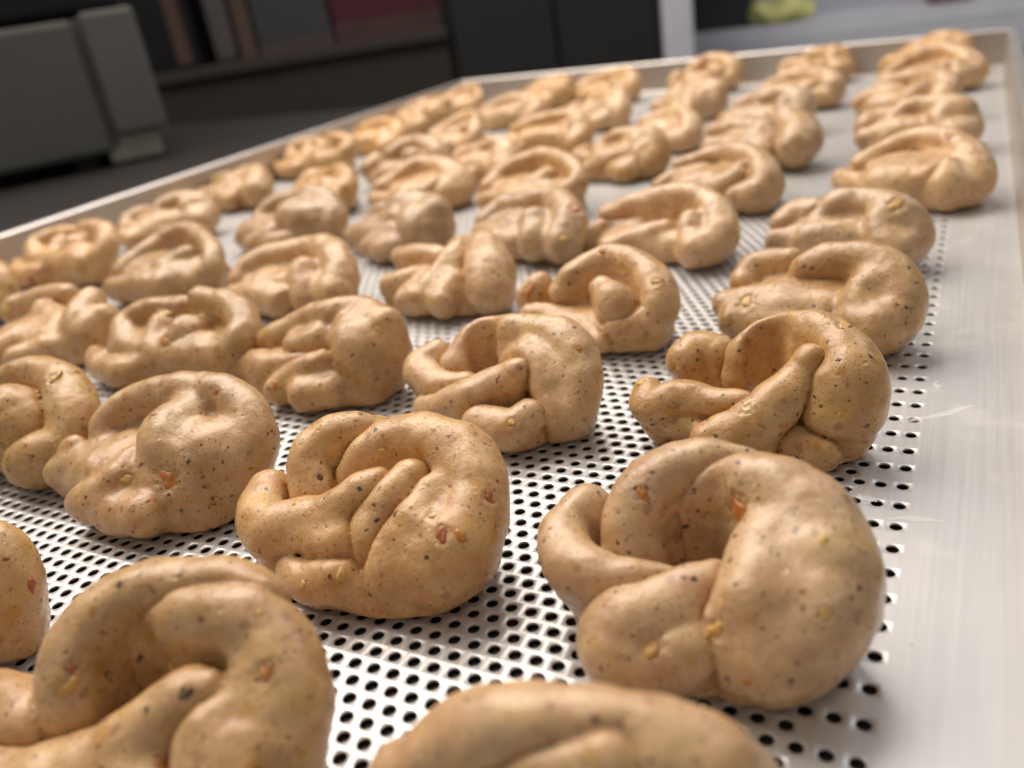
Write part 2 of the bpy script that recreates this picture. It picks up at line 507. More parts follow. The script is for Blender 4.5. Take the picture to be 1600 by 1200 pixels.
# ------------------------------------------------------------------ dough knots
TRACED = {
 'a1': ((-33, 22.2), [
  [(-14.6, 4.4, 13, 8), (-15.6, 7.3, 20, 7), (-12.1, 13.5, 25, 7), (-4.6, 18.8, 27, 6.5), (3.8, 19.7, 27, 6), (10.2, 19, 25, 6)],
  [(-28.5, 12.3, 17, 6), (-30.5, 4.2, 16, 6), (-25.3, -4, 15, 6.8), (-17.1, -7.9, 15.5, 6.3), (-10.1, -7.5, 16, 4.6), (-4.5, -5.4, 16.5, 3), (1, -3.1, 17.5, 2)],
  [(-2.9, 14.6, 16, 6.5), (-2.5, 14.1, 21, 6.8), (2.7, 15.1, 25, 7.5), (11.7, 14.3, 27, 8), (19.8, 9.4, 25, 9.5), (23.7, 2.6, 20, 10.5), (23.3, -6, 15, 11), (18.5, -11.3, 11, 9.5), (13.4, -13.4, 9, 8)],
  [(28.6, 4.1, 14, 5), (30.4, 0.9, 11, 4)],
  [(12.5, 7.8, 23, 5.5), (13.6, -0.3, 20, 8), (13.9, -8.5, 17, 9), (11.2, -11.1, 13, 8)],
  [(6.5, -2.9, 18, 3.5), (1.4, -6.6, 16, 5.5), (-4.6, -12.4, 13, 8), (-9.6, -16.4, 10, 9.5), (-7, -19.7, 8, 8), (-1.6, -16.5, 8, 8)],
  [(2.8, -10.1, 13, 5), (5.7, -14.3, 10, 6)],
 ], [0, 1, 2, 2, 2, 3, 3]),
 'b1': ((-116.4, 23.2), [
  [(-16.8, 2.2, 14, 7.5), (-20.3, 6.8, 21, 7), (-17.2, 12, 25, 6.5), (-11.2, 15.8, 26, 6), (-7.7, 19.7, 23, 6)],
  [(-8.8, 9.7, 16, 7), (-5.3, 10.6, 22, 6), (1.2, 15, 25, 6.5), (13.9, 15.8, 27, 7), (23.1, 12.9, 24, 8.5), (28.7, 6.1, 19, 9), (30, -2.6, 14, 10), (24.6, -8.6, 10, 9.5), (15.6, -12.2, 8.5, 8)],
  [(20.1, 0.9, 21, 5), (19.6, -4.9, 17, 7), (16.1, -8.3, 12, 8)],
  [(12.9, 4.1, 22, 5.6), (11.4, -0.9, 19, 7.6), (8.3, -5.9, 15, 7.8), (9.4, -9.7, 11, 7)],
  [(-30, -0.8, 15, 6), (-26.8, -7.8, 14, 7), (-18.8, -12.9, 13, 7.5), (-12.6, -9.3, 14, 7), (-2.9, -7.4, 18, 5.5), (3.5, -3.1, 22, 5), (6.6, 0.5, 23, 4.5)],
  [(-9, -12.4, 11, 7), (0.7, -11.1, 12, 8)],
  [(-9.7, -16.6, 8, 5.5), (-3.7, -19.7, 7, 6), (2.6, -17, 7.5, 7), (7.3, -15.9, 6, 6)],
 ], [0, 1, 1, 2, 3, 3, 4]),
 'a2': ((-41.5, 103.1), [
  [(-21.1, 15.7, 14, 7), (-18.8, 18.9, 16, 7), (-12.4, 17.4, 16, 6)],
  [(-4.2, 11.3, 13, 6), (-2.4, 12.4, 20, 6), (4.8, 13.7, 25, 6), (14.9, 11.4, 28, 5.5), (23.4, 4.9, 27, 6.5), (27.7, -1.9, 21, 8.5), (28.2, -4.8, 12, 8.5), (23.6, -5.7, 10, 8)],
  [(19.8, -3.1, 20, 5), (20.4, -6.4, 13, 6.5)],
  [(-28.2, -3.6, 13, 4.5), (-24.5, -9.4, 11, 6), (-15.4, -7.4, 13, 6), (-3.8, -9.2, 14, 4.5), (3.6, -10.6, 15, 3.5)],
  [(17.4, -1, 25, 4.5), (14.6, -4, 20, 5.8), (9.5, -10.4, 15, 7), (2.8, -15.3, 10, 7.6), (-5.2, -18.9, 7, 6)],
  [(-20.1, -9, 7, 6), (-11.5, -9.2, 7, 6)],
  [(14.6, -11.1, 6, 6), (19.9, -13.3, 5, 5), (23.1, -13.4, 5, 4)],
 ], [0, 1, 1, 2, 3, 3, 4]),
 'b2': ((-119.6, 95.1), [
  [(-17, 9.5, 13, 7), (-14, 15.3, 19, 6.5), (-4.7, 15.8, 24, 5.5), (9.6, 14.2, 26, 5.5), (23.6, 10.3, 24, 7), (29.8, 3.9, 17, 7.5), (29.7, -3.1, 9.5, 7.5), (25.1, -5.4, 8, 7)],
  [(4.8, 7.3, 18, 4), (12.5, 4.7, 22, 5), (20.6, 0.1, 17, 7), (23.3, -2.9, 11, 7)],
  [(-27.8, 13.3, 16, 5), (-29.9, 4.9, 13, 6), (-17.4, -1.2, 11, 6), (-8.3, -1.6, 12, 5)],
  [(13, -2.8, 20, 4), (5.5, -3.8, 16, 5.5), (-4.8, -8.2, 11, 6), (-21.1, -7.4, 6, 5)],
  [(3.6, -14.1, 7, 6), (14.7, -15.8, 7, 6.5), (18.9, -10.5, 9, 6)],
 ], [0, 0, 1, 2, 3]),
 'b3': ((-114, 163.4), [
  [(-12.1, 4.4, 16, 5.5), (-7.2, 7.4, 22, 5.3), (3.2, 15.3, 26, 5.3), (18, 9.2, 25, 5.8), (27.6, -0.6, 19, 7), (26.7, -6.9, 11, 8), (16.9, -9.1, 9, 8)],
  [(7.6, -4, 21, 4.8), (13.5, -8.6, 18, 6.5), (18.4, -6, 11, 8)],
  [(-24.6, 10.6, 16, 5.5), (-27.6, 6.7, 12, 6)],
  [(-25, 0, 8, 4.5), (-10.4, -1.8, 8, 5), (2.4, -8, 6, 5), (10.2, -15.2, 4.5, 4)],
 ], [0, 1, 2, 3]),
 'a3': ((-37.1, 178.9), [
  [(-25.5, 13.9, 12, 6), (-21.7, 18.4, 16, 6), (-9.9, 17.3, 19, 5.2)],
  [(-4.7, 6.5, 14, 5), (-2.3, 5, 21, 5), (6.2, 4.4, 25, 5), (16.6, 1.7, 26, 5.5), (26.1, -4.4, 21, 7.5), (29, -11.9, 13, 8), (24.1, -18.5, 10, 8.5)],
  [(18.9, -8.3, 19, 6.5), (17.9, -13.9, 10, 8)],
  [(-29, -1.5, 9, 5.5), (-16, -3.5, 11, 6), (0.7, 0.1, 13, 5.5), (10.8, 1.7, 15, 4.5)],
  [(-23.9, -8.8, 6, 6), (-1, -14.7, 6, 6)],
 ], [0, 1, 1, 2, 2]),
 'a4': ((-36.8, 255.2), [
  [(-25.8, 10.2, 12, 6), (-21, 14, 16, 6), (-8.2, 8.2, 18, 5.5)],
  [(-10.4, 5.7, 16, 5), (-3.1, 8.3, 22, 5.3), (8.4, 5.7, 23, 5.5), (20.1, -2.3, 20, 7.5), (27.1, -7.2, 12, 7.5), (21.6, -14.1, 9, 8)],
  [(14.7, -6.7, 18, 6), (17.6, -9.7, 11, 8)],
  [(-27.1, 0, 8, 5), (-12, -0.3, 10, 5.5), (3.4, -1.6, 12, 5), (11.7, 1, 13, 4)],
 ], [0, 1, 1, 2]),
 'a5': ((-20.4, 349), [
  [(-29.7, 7.5, 8, 5.5), (-13.3, -11.1, 9, 5.5), (5.7, -19.4, 13, 5), (16.1, -16.9, 18, 4.5)],
  [(-21.9, 11.5, 14, 5.5), (-10.8, 20.1, 19, 5.5), (5.2, 22.7, 24, 5.5), (18.6, 11.8, 24, 6), (27.7, -4.1, 18, 8), (29.8, -14.6, 10, 8.5), (19.7, -22.8, 8, 8)],
  [(18.8, -17, 17, 6), (19.5, -22.8, 11, 8)],
  [(-2.9, -12.9, 6, 5), (11.4, -16.8, 6, 6)],
 ], [0, 1, 1, 2]),
 'c1': ((-203, 30.2), [
  [(-21.7, 2.6, 13, 6.5), (-23.2, 7.5, 19, 6.2), (-15.9, 14.3, 24, 5.8), (-1.1, 16.8, 27, 6), (15.1, 18.6, 28, 6), (28.8, 15.6, 24, 7), (36, 8.5, 17, 7.5), (33.4, 2.8, 10, 8)],
  [(11, 9, 22, 8.5), (11.1, 2.9, 18, 12), (17.1, 3.1, 14, 12.5), (25.2, 3.2, 15, 12)],
  [(-33.3, -8.5, 8, 5.5), (-26.7, -6.1, 10, 5.5), (-16, -4.4, 12, 4.5)],
  [(-36.1, -3.2, 13, 3.5), (-29.7, -2.6, 15, 3.5)],
  [(-10.2, -18, 7, 5.5), (-4.1, -16.5, 8, 7), (1, -11.2, 12, 6.5), (1.9, -5.3, 16, 4.5)],
  [(3.4, -18.6, 6, 6), (15.6, -16.9, 7, 7)],
 ], [0, 0, 1, 1, 2, 2]),
 'c2': ((-201.4, 102.9), [
  [(-26.5, 6.9, 12, 6.5), (-16.6, 7.6, 18, 6), (-7.4, 11.1, 22, 6), (6, 10.8, 26, 5.5), (18.2, 14.6, 26, 6), (32, 9.3, 23, 7)],
  [(-3.6, 1.4, 17, 6), (5.9, 2.9, 18, 7)],
  [(19.3, 7.4, 20, 8.5), (24.5, 2.6, 15, 12), (28.7, 5.2, 13, 12), (34.4, 6.3, 15, 7.5)],
  [(-34.5, -3.7, 8, 5), (-28, -1.9, 9, 6.2), (-14.9, -3.5, 10.5, 5.8), (-2.9, -4.2, 12.5, 4.8), (5.6, -1.5, 14, 4)],
  [(13.5, -5.8, 16, 4), (4.9, -7.9, 11, 6), (-4.6, -13.7, 6.5, 5.5)],
  [(8.8, -14.6, 6, 6), (18.1, -10.8, 6, 7)],
 ], [0, 0, 0, 1, 2, 2]),
 'd2': ((-275.6, 103.8), [
  [(-19.9, -3.4, 12, 6.5), (-28.3, 4.8, 18, 6), (-20.2, 11.7, 23, 5), (-2.3, 14, 24, 4.5)],
  [(-6.2, 5, 19, 5), (-3, -3.2, 13, 6)],
  [(9.1, 15, 27, 5), (25.2, 14.3, 27, 5), (37.2, 8.3, 22, 6), (41.7, -1.2, 16, 6.5), (32.5, -4.5, 10, 8)],
  [(13.4, 1.2, 18, 7.5), (11.9, -4.7, 11, 8.5), (26.4, -2.5, 11, 9)],
  [(-41.7, -5.4, 9, 3.5), (-28.2, -12.7, 7, 5.5), (-10.2, -15, 7, 6), (-3, -7.8, 9, 4.5), (0, -0.6, 12, 3)],
 ], [0, 0, 0, 0, 1]),
 'd1': ((-271.4, 36.3), [
  [(-28.9, 5, 20, 7), (-16.1, 8.1, 24, 6.5), (-3.7, 11.7, 27, 6), (10.2, 10.6, 25, 7.5), (24.8, 2.9, 20, 8), (28.9, -5.7, 12, 9), (18.5, -11.7, 9, 9)],
  [(5.2, -4.8, 20, 11), (9, -6.4, 13, 12)],
  [(-28.9, -2.3, 15, 11), (-12.8, -11.5, 10, 10)],
 ], [0, 1, 1]),
 'd3': ((-273.6, 179.6), [
  [(-32.6, -0.9, 12, 7), (-28.1, 7.1, 18, 7), (-13.6, 12, 22, 6), (2.5, 14.2, 25, 5.5), (15.9, 11.9, 24, 6.5), (31.1, -0.4, 19, 7.5), (33.2, -9.8, 11, 9)],
  [(13, -4.9, 18, 7), (18.7, -11.4, 10, 8.5)],
  [(-33.2, -7, 8, 5), (-13, -11.3, 9, 6.5), (2.5, -14.1, 7, 7)],
  [(9.4, -13.8, 13, 3), (8.6, -12.7, 9, 3.5)],
 ], [0, 0, 1, 1]),
 'e1': ((-372.5, 112.6), [
  [(-37.7, 13.3, 14, 6.5), (-22.6, 19.9, 19, 5.5), (-2.5, 21.1, 21, 4.5)],
  [(23.3, 13.7, 21, 6), (27.6, 3, 16, 8), (33.6, 1.4, 11, 9.5), (37.7, 6.5, 15, 7)],
  [(-11.7, 12.7, 14, 7), (14.1, 1.4, 10, 8)],
  [(-4.9, -20.7, 9, 5.5), (-3.7, -5.9, 11, 5), (1, 4.9, 14, 4)],
  [(21.1, -13, 6, 7), (10, -21.1, 6, 6)],
 ], [0, 1, 1, 2, 2]),
 'e2': ((-365.1, 192.4), [
  [(-34.4, -6.6, 13, 6.5), (-30.5, 4.4, 19, 6), (-21, 15.8, 25, 5), (-4.1, 19.1, 28, 4.5), (26.2, 2.2, 24, 4.8), (34.4, -8.3, 16, 5.5), (23.1, -11.2, 9, 7)],
  [(10.8, -1.8, 20, 5.5), (0.1, -7.9, 14, 7.5)],
  [(-29.7, -19.2, 8, 6), (-7.9, -18.5, 11, 6.5), (7, -16.7, 8, 8)],
 ], [0, 1, 2]),
 'c0': ((-123.4, -45.5), [
  [(-7, -3, 17, 8), (-8.3, 1.1, 23, 8), (-6, 9.1, 28, 7.5), (2.9, 15.7, 31, 7), (13.9, 19, 31, 7), (22.4, 18.9, 29, 7)],
  [(-13.5, -7.8, 13, 8), (-25, -6.5, 13, 7.5), (-35.6, -8.2, 11, 8), (-30, -13.7, 9, 8)],
  [(5.2, 7.8, 17, 8), (4.3, 9.6, 24, 7), (11.3, 13.7, 28, 7.5), (23, 15.5, 29, 8), (31.4, 13, 24, 8.5), (35.3, 6.9, 18, 9), (35.5, 0.5, 14, 10), (32.5, -5.2, 12, 10)],
  [(28.2, 6.5, 22, 6), (27.7, -0.6, 17, 9)],
  [(24.4, 3.8, 24, 4.5), (20.4, 1.4, 22, 6.5), (15.6, -3.5, 18, 7.5), (9.9, -9.3, 14, 8.5), (2.7, -15.1, 12, 9)],
  [(19.6, -10.9, 10, 10), (8.3, -17.7, 10, 10), (-11.8, -19, 9, 9)],
 ], [0, 1, 2, 2, 3, 3]),
 'b0': ((-36.8, -34.2), [
  [(-22.3, -6.5, 17, 8), (-15.5, -3.2, 23, 7.5), (-6.5, -0.8, 28, 7), (1.7, 1.6, 29, 7), (11.4, 3.6, 27, 7.5), (19.1, 4.8, 24, 8.5), (22.4, 6.5, 17, 9)],
  [(-3.8, -4, 22, 7), (1.1, -2.6, 26, 6.5), (8.5, -1.1, 28, 6.5)],
  [(-14.6, -5.9, 14, 12), (0.5, -4, 13, 13), (14.4, 2.7, 14, 12)],
 ], [0, 1, 1]),
 'd0': ((-196.6, -32.7), [
  [(-4.7, 4.4, 24, 8), (9.5, 5.8, 25, 7.5), (13.8, 4, 18, 8.5), (13.3, -0.4, 11, 9.5), (6.5, -5.8, 9, 9)],
  [(-13.8, 0.9, 15, 11), (-1.2, -1.4, 12, 11)],
 ], [0, 0]),
 'c3': ((-197.1, 190), [
  [(-22.6, -6.2, 10, 5.5), (-13.6, -4.8, 12, 5.5), (-8, 5.6, 13, 3.5)],
  [(-31.2, 16.9, 16, 4.5), (-14.3, 13.1, 18, 5.5), (-3.8, 11.1, 17, 5.5)],
  [(5.6, 16.1, 20, 6.5), (5.9, 1, 16, 7.5), (0.3, -11.6, 8, 8), (-8.3, -13, 6, 6.5)],
  [(12, -6.7, 11, 7), (10.9, -16.8, 7, 7)],
  [(19.5, 9.5, 20, 8.5), (27.6, -1.5, 15, 10.8), (31.2, -8.7, 10, 10)],
  [(5.6, 16.6, 21, 5), (16.4, 14, 23, 5.5)],
 ], [0, 1, 2, 2, 3, 3]),
 'b4': ((-121.4, 255.8), [
  [(-33.9, 3.2, 8, 5), (-24.3, 14, 11, 5.5), (-8.1, 10.1, 12, 5)],
  [(-18.5, -6.6, 7, 4.5), (-2.1, -2.7, 11, 5), (8, 0.1, 14, 4)],
  [(-26.1, 15.7, 16, 5), (-12.4, 15.2, 20, 5.5), (7.3, 14.3, 25, 5.3), (21.8, 11.1, 24, 6), (33.1, 0.5, 18, 7), (33.9, -9.3, 10, 8), (25.6, -15.7, 8, 7)],
  [(21.3, -3.8, 18, 5), (22.6, -9.6, 11, 7)],
 ], [0, 1, 2, 2]),
 'b5': ((-116.5, 345.8), [
  [(-30.7, 3.6, 9, 4.5), (-22, 6.6, 13, 5), (-6.6, 10.5, 15, 5)],
  [(-20.1, 13.4, 17, 5.5), (-1.3, 18.9, 22, 5.5), (16.8, 9.2, 23, 6.5), (30.7, -8.9, 17, 8), (30.5, -16.4, 9, 8.5), (17.9, -18.8, 8, 7)],
  [(18.5, -5.6, 20, 4.5), (12, -14.2, 13, 6.5), (-5.1, -9, 8, 6)],
 ], [0, 1, 2]),
}
VARIANT = {
 'a6': (-24.1, 455.0, 'a4', 2.1, 1.0),
 'a7': (-38.6, 560.0, 'b5', -19.4, 1.02),
 'a8': (-30.2, 668.0, 'a5', 11.2, 0.98),
 'a9': (-38.4, 745.0, 'c2', -41.9, 1.0),
 'b6': (-114.5, 435.0, 'c3', -11.9, 1.05),
 'b7': (-127.7, 535.0, 'a3', -7.2, 0.98),
 'b8': (-124.6, 630.0, 'b5', 2.8, 0.95),
 'b9': (-129.0, 755.0, 'a4', 6.8, 0.98),
 'c4': (-188.0, 264.0, 'd3', -21.6, 0.98),
 'c5': (-220.8, 345.0, 'e2', -9.3, 1.0),
 'c6': (-198.4, 418.0, 'b2', -0.9, 0.88),
 'c7': (-196.4, 505.0, 'b5', -9.0, 0.85),
 'c8': (-211.8, 615.0, 'c2', -28.0, 0.9),
 'c9': (-231.8, 750.0, 'b3', 11.2, 1.0),
 'd4': (-272.1, 260.0, 'c2', -15.6, 0.98),
 'd5': (-316.5, 355.0, 'a5', 36.4, 0.98),
 'd6': (-304.9, 425.0, 'a3', 6.3, 0.9),
 'd7': (-292.8, 505.0, 'b4', 16.4, 0.95),
 'd8': (-286.2, 600.0, 'b2', -14.8, 0.9),
 'd9': (-330.0, 745.0, 'd3', -7.9, 0.95),
 'e3': (-355.9, 268.0, 'c1', -4.8, 0.98),
 'e4': (-398.0, 360.0, 'd3', -15.5, 0.92),
 'e5': (-366.7, 415.0, 'b3', 11.2, 1.05),
 'e6': (-376.0, 520.0, 'e2', -29.8, 1.0),
 'e7': (-396.0, 640.0, 'b5', 32.9, 0.9),
 'e8': (-404.8, 740.0, 'c2', -9.0, 0.9),
 'f0': (-487.8, 142.0, 'd3', 18.7, 1.0),
 'f1': (-484.9, 208.0, 'd2', -2.0, 1.05),
 'f2': (-482.3, 287.0, 'a3', 54.0, 0.98),
 'f3': (-500.7, 372.0, 'c3', 4.0, 1.02),
 'f4': (-498.5, 470.0, 'd2', -4.1, 0.98),
 'f5': (-495.0, 550.0, 'b4', 2.7, 0.95),
 'f6': (-507.3, 650.0, 'c2', -5.8, 0.95),
 'f7': (-503.6, 745.0, 'e2', -20.3, 0.9),
}
OPENINGS = {
 'a1': (-0.4, 6.1, 5.0),
 'a2': (3.5, 8.0, 4.6),
 'b2': (-7.6, 11.4, 4.4),
 'c0': (4.7, 1.4, 5),
}
CHUNKS = [
 ('a1', (-0.2088, 0.7890, -0.5778), 'orange', 5.0),
 ('a1', (-0.3113, 0.7716, -0.5547), 'orange', 2.2),
 ('a1', (-0.2769, 0.6713, -0.6875), 'yellow', 3.2),
 ('a1', (-0.2185, 0.7036, -0.6762), 'yellow', 3.0),
 ('a1', (-0.1049, 0.7452, -0.6585), 'yellow', 1.8),
 ('b1', (-0.5847, 0.6624, -0.4684), 'yellow', 2.8),
 ('b1', (-0.4741, 0.6983, -0.5363), 'red', 2.6),
 ('b1', (-0.5153, 0.6464, -0.5627), 'red', 2.6),
 ('b1', (-0.5807, 0.5893, -0.5617), 'yellow', 3.2),
 ('b1', (-0.5283, 0.6531, -0.5425), 'pale', 2.0),
 ('b1', (-0.6378, 0.6054, -0.4762), 'dark', 1.6),
 ('c0', (-0.7610, 0.3187, -0.5651), 'yellow', 2.8),
 ('c0', (-0.6352, 0.4482, -0.6289), 'orange', 2.4),
 ('c0', (-0.6867, 0.3862, -0.6158), 'dark', 1.8),
 ('c0', (-0.7651, 0.3310, -0.5524), 'red', 2.0),
 ('c1', (-0.7783, 0.4698, -0.4165), 'yellow', 3.4),
 ('c1', (-0.7524, 0.4993, -0.4295), 'orange', 4.6),
 ('c1', (-0.7306, 0.5795, -0.3611), 'red', 1.8),
 ('c2', (-0.6034, 0.7223, -0.3378), 'yellow', 2.0),
 ('d2', (-0.7690, 0.5806, -0.2673), 'yellow', 4.4),
 ('d2', (-0.7701, 0.5648, -0.2965), 'orange', 3.6),
 ('d3', (-0.6792, 0.6812, -0.2732), 'yellow', 3.0),
 ('b3', (-0.4534, 0.8282, -0.3295), 'orange', 4.5),
 ('b3', (-0.3753, 0.8785, -0.2957), 'orange', 2.4),
 ('b3', (-0.3168, 0.8871, -0.3356), 'yellow', 2.4),
 ('a2', (-0.1119, 0.9141, -0.3897), 'yellow', 3.4),
 ('a2', (-0.3275, 0.8353, -0.4416), 'yellow', 2.0),
 ('a2', (-0.2080, 0.8544, -0.4762), 'pale', 2.0),
 ('a3', (-0.2187, 0.9050, -0.3648), 'yellow', 3.8),
 ('a4', (-0.0708, 0.9600, -0.2710), 'yellow', 4),
 ('a5', (-0.0257, 0.9783, -0.2055), 'red', 3.4),
 ('a5', (0.0120, 0.9692, -0.2459), 'yellow', 2.4),
 ('b2', (-0.3964, 0.8268, -0.3991), 'orange', 1.8),
 ('b2', (-0.4613, 0.7547, -0.4666), 'yellow', 2.2),
 ('b5', (-0.2941, 0.9300, -0.2206), 'yellow', 3.0),
 ('d1', (-0.8305, 0.4704, -0.2983), 'yellow', 3.8),
 ('e1', (-0.8569, 0.4653, -0.2218), 'yellow', 4),
 ('c4', (-0.4044, 0.8812, -0.2449), 'orange', 4.5),
 ('c4', (-0.4179, 0.8656, -0.2759), 'yellow', 3.5),
 ('c4', (-0.4529, 0.8465, -0.2798), 'yellow', 3),
 ('d4', (-0.5851, 0.7745, -0.2407), 'red', 3.5),
 ('f1', (-0.8445, 0.4961, -0.2020), 'red', 4),
 ('f2', (-0.7961, 0.5832, -0.1614), 'red', 3),
]


def catmull(P, per):
    P = np.array(P, float)
    if len(P) == 2:
        t = np.linspace(0, 1, per + 1)[:, None]
        return P[0] * (1 - t) + P[1] * t
    Q = np.vstack([2 * P[0] - P[1], P, 2 * P[-1] - P[-2]])
    out = []
    for i in range(1, len(Q) - 2):
        for t in np.arange(per) / per:
            a, b, c, d = Q[i - 1:i + 3]
            out.append(0.5 * ((2 * b) + (c - a) * t + (2 * a - 5 * b + 4 * c - d) * t * t + (3 * b - a - 3 * c + d) * t ** 3))
    out.append(P[-1])
    return np.array(out)


def surface_nets(f, h, org):
    """closed quad mesh of the zero level of a regular grid of distances"""
    nx, ny, nz = f.shape
    ins = f < 0
    cx, cy, cz = nx - 1, ny - 1, nz - 1
    cnt = np.zeros((cx, cy, cz), np.int8)
    for i in (0, 1):
        for j in (0, 1):
            for k in (0, 1):
                cnt += ins[i:cx + i, j:cy + j, k:cz + k]
    act = (cnt > 0) & (cnt < 8)
    I = np.argwhere(act)
    ids = np.full(act.shape, -1, np.int32)
    ids[act] = np.arange(len(I))
    acc = np.zeros((len(I), 3))
    num = np.zeros(len(I))
    corners = [(i, j, k) for i in (0, 1) for j in (0, 1) for k in (0, 1)]
    val = {c: f[I[:, 0] + c[0], I[:, 1] + c[1], I[:, 2] + c[2]] for c in corners}
    for c in corners:
        for ax in range(3):
            if c[ax]:
                continue
            e = list(c)
            e[ax] = 1
            a, b_ = val[c], val[tuple(e)]
            m = (a < 0) != (b_ < 0)
            t = np.where(m, a / np.where(m, a - b_, 1), 0)
            p = np.tile(np.array(c, float), (len(I), 1))
            p[:, ax] += t
            acc[m] += p[m]
            num += m
    V = (I + acc / num[:, None]) * h + org
    Q = []
    for ax in range(3):
        u, v = (ax + 1) % 3, (ax + 2) % 3
        sl0, sl1 = [slice(1, -1)] * 3, [slice(1, -1)] * 3
        sl0[ax], sl1[ax] = slice(0, -1), slice(1, None)
        s0, s1 = ins[tuple(sl0)], ins[tuple(sl1)]
        for flip, m in ((0, s0 & ~s1), (1, ~s0 & s1)):
            E = np.argwhere(m)
            off = np.ones(3, int)
            off[ax] = 0
            E = E + off
            q = []
            for du, dv in ((-1, -1), (0, -1), (0, 0), (-1, 0)):
                c = E.copy()
                c[:, u] += du
                c[:, v] += dv
                q.append(ids[c[:, 0], c[:, 1], c[:, 2]])
            q = np.stack(q, 1)
            Q.append(q[:, ::-1] if flip else q)
    return V, np.concatenate(Q)


def quad_mesh(name, V, F):
    me = bpy.data.meshes.new(name)
    me.vertices.add(len(V))
    me.vertices.foreach_set('co', np.asarray(V, np.float32).ravel())
    me.loops.add(len(F) * 4)
    me.loops.foreach_set('vertex_index', np.asarray(F, np.int32).ravel())
    me.polygons.add(len(F))
    me.polygons.foreach_set('loop_start', np.arange(len(F), dtype=np.int32) * 4)
    me.update(calc_edges=True)
    me.polygons.foreach_set('use_smooth', [True] * len(F))
    return me


CLOUD1 = bpy.data.textures.new('lumps', 'CLOUDS')
CLOUD1.noise_scale = 0.011
CLOUD1.noise_depth = 1
CLOUD2 = bpy.data.textures.new('wrinkles', 'CLOUDS')
CLOUD2.noise_scale = 0.0032
CLOUD2.noise_depth = 3


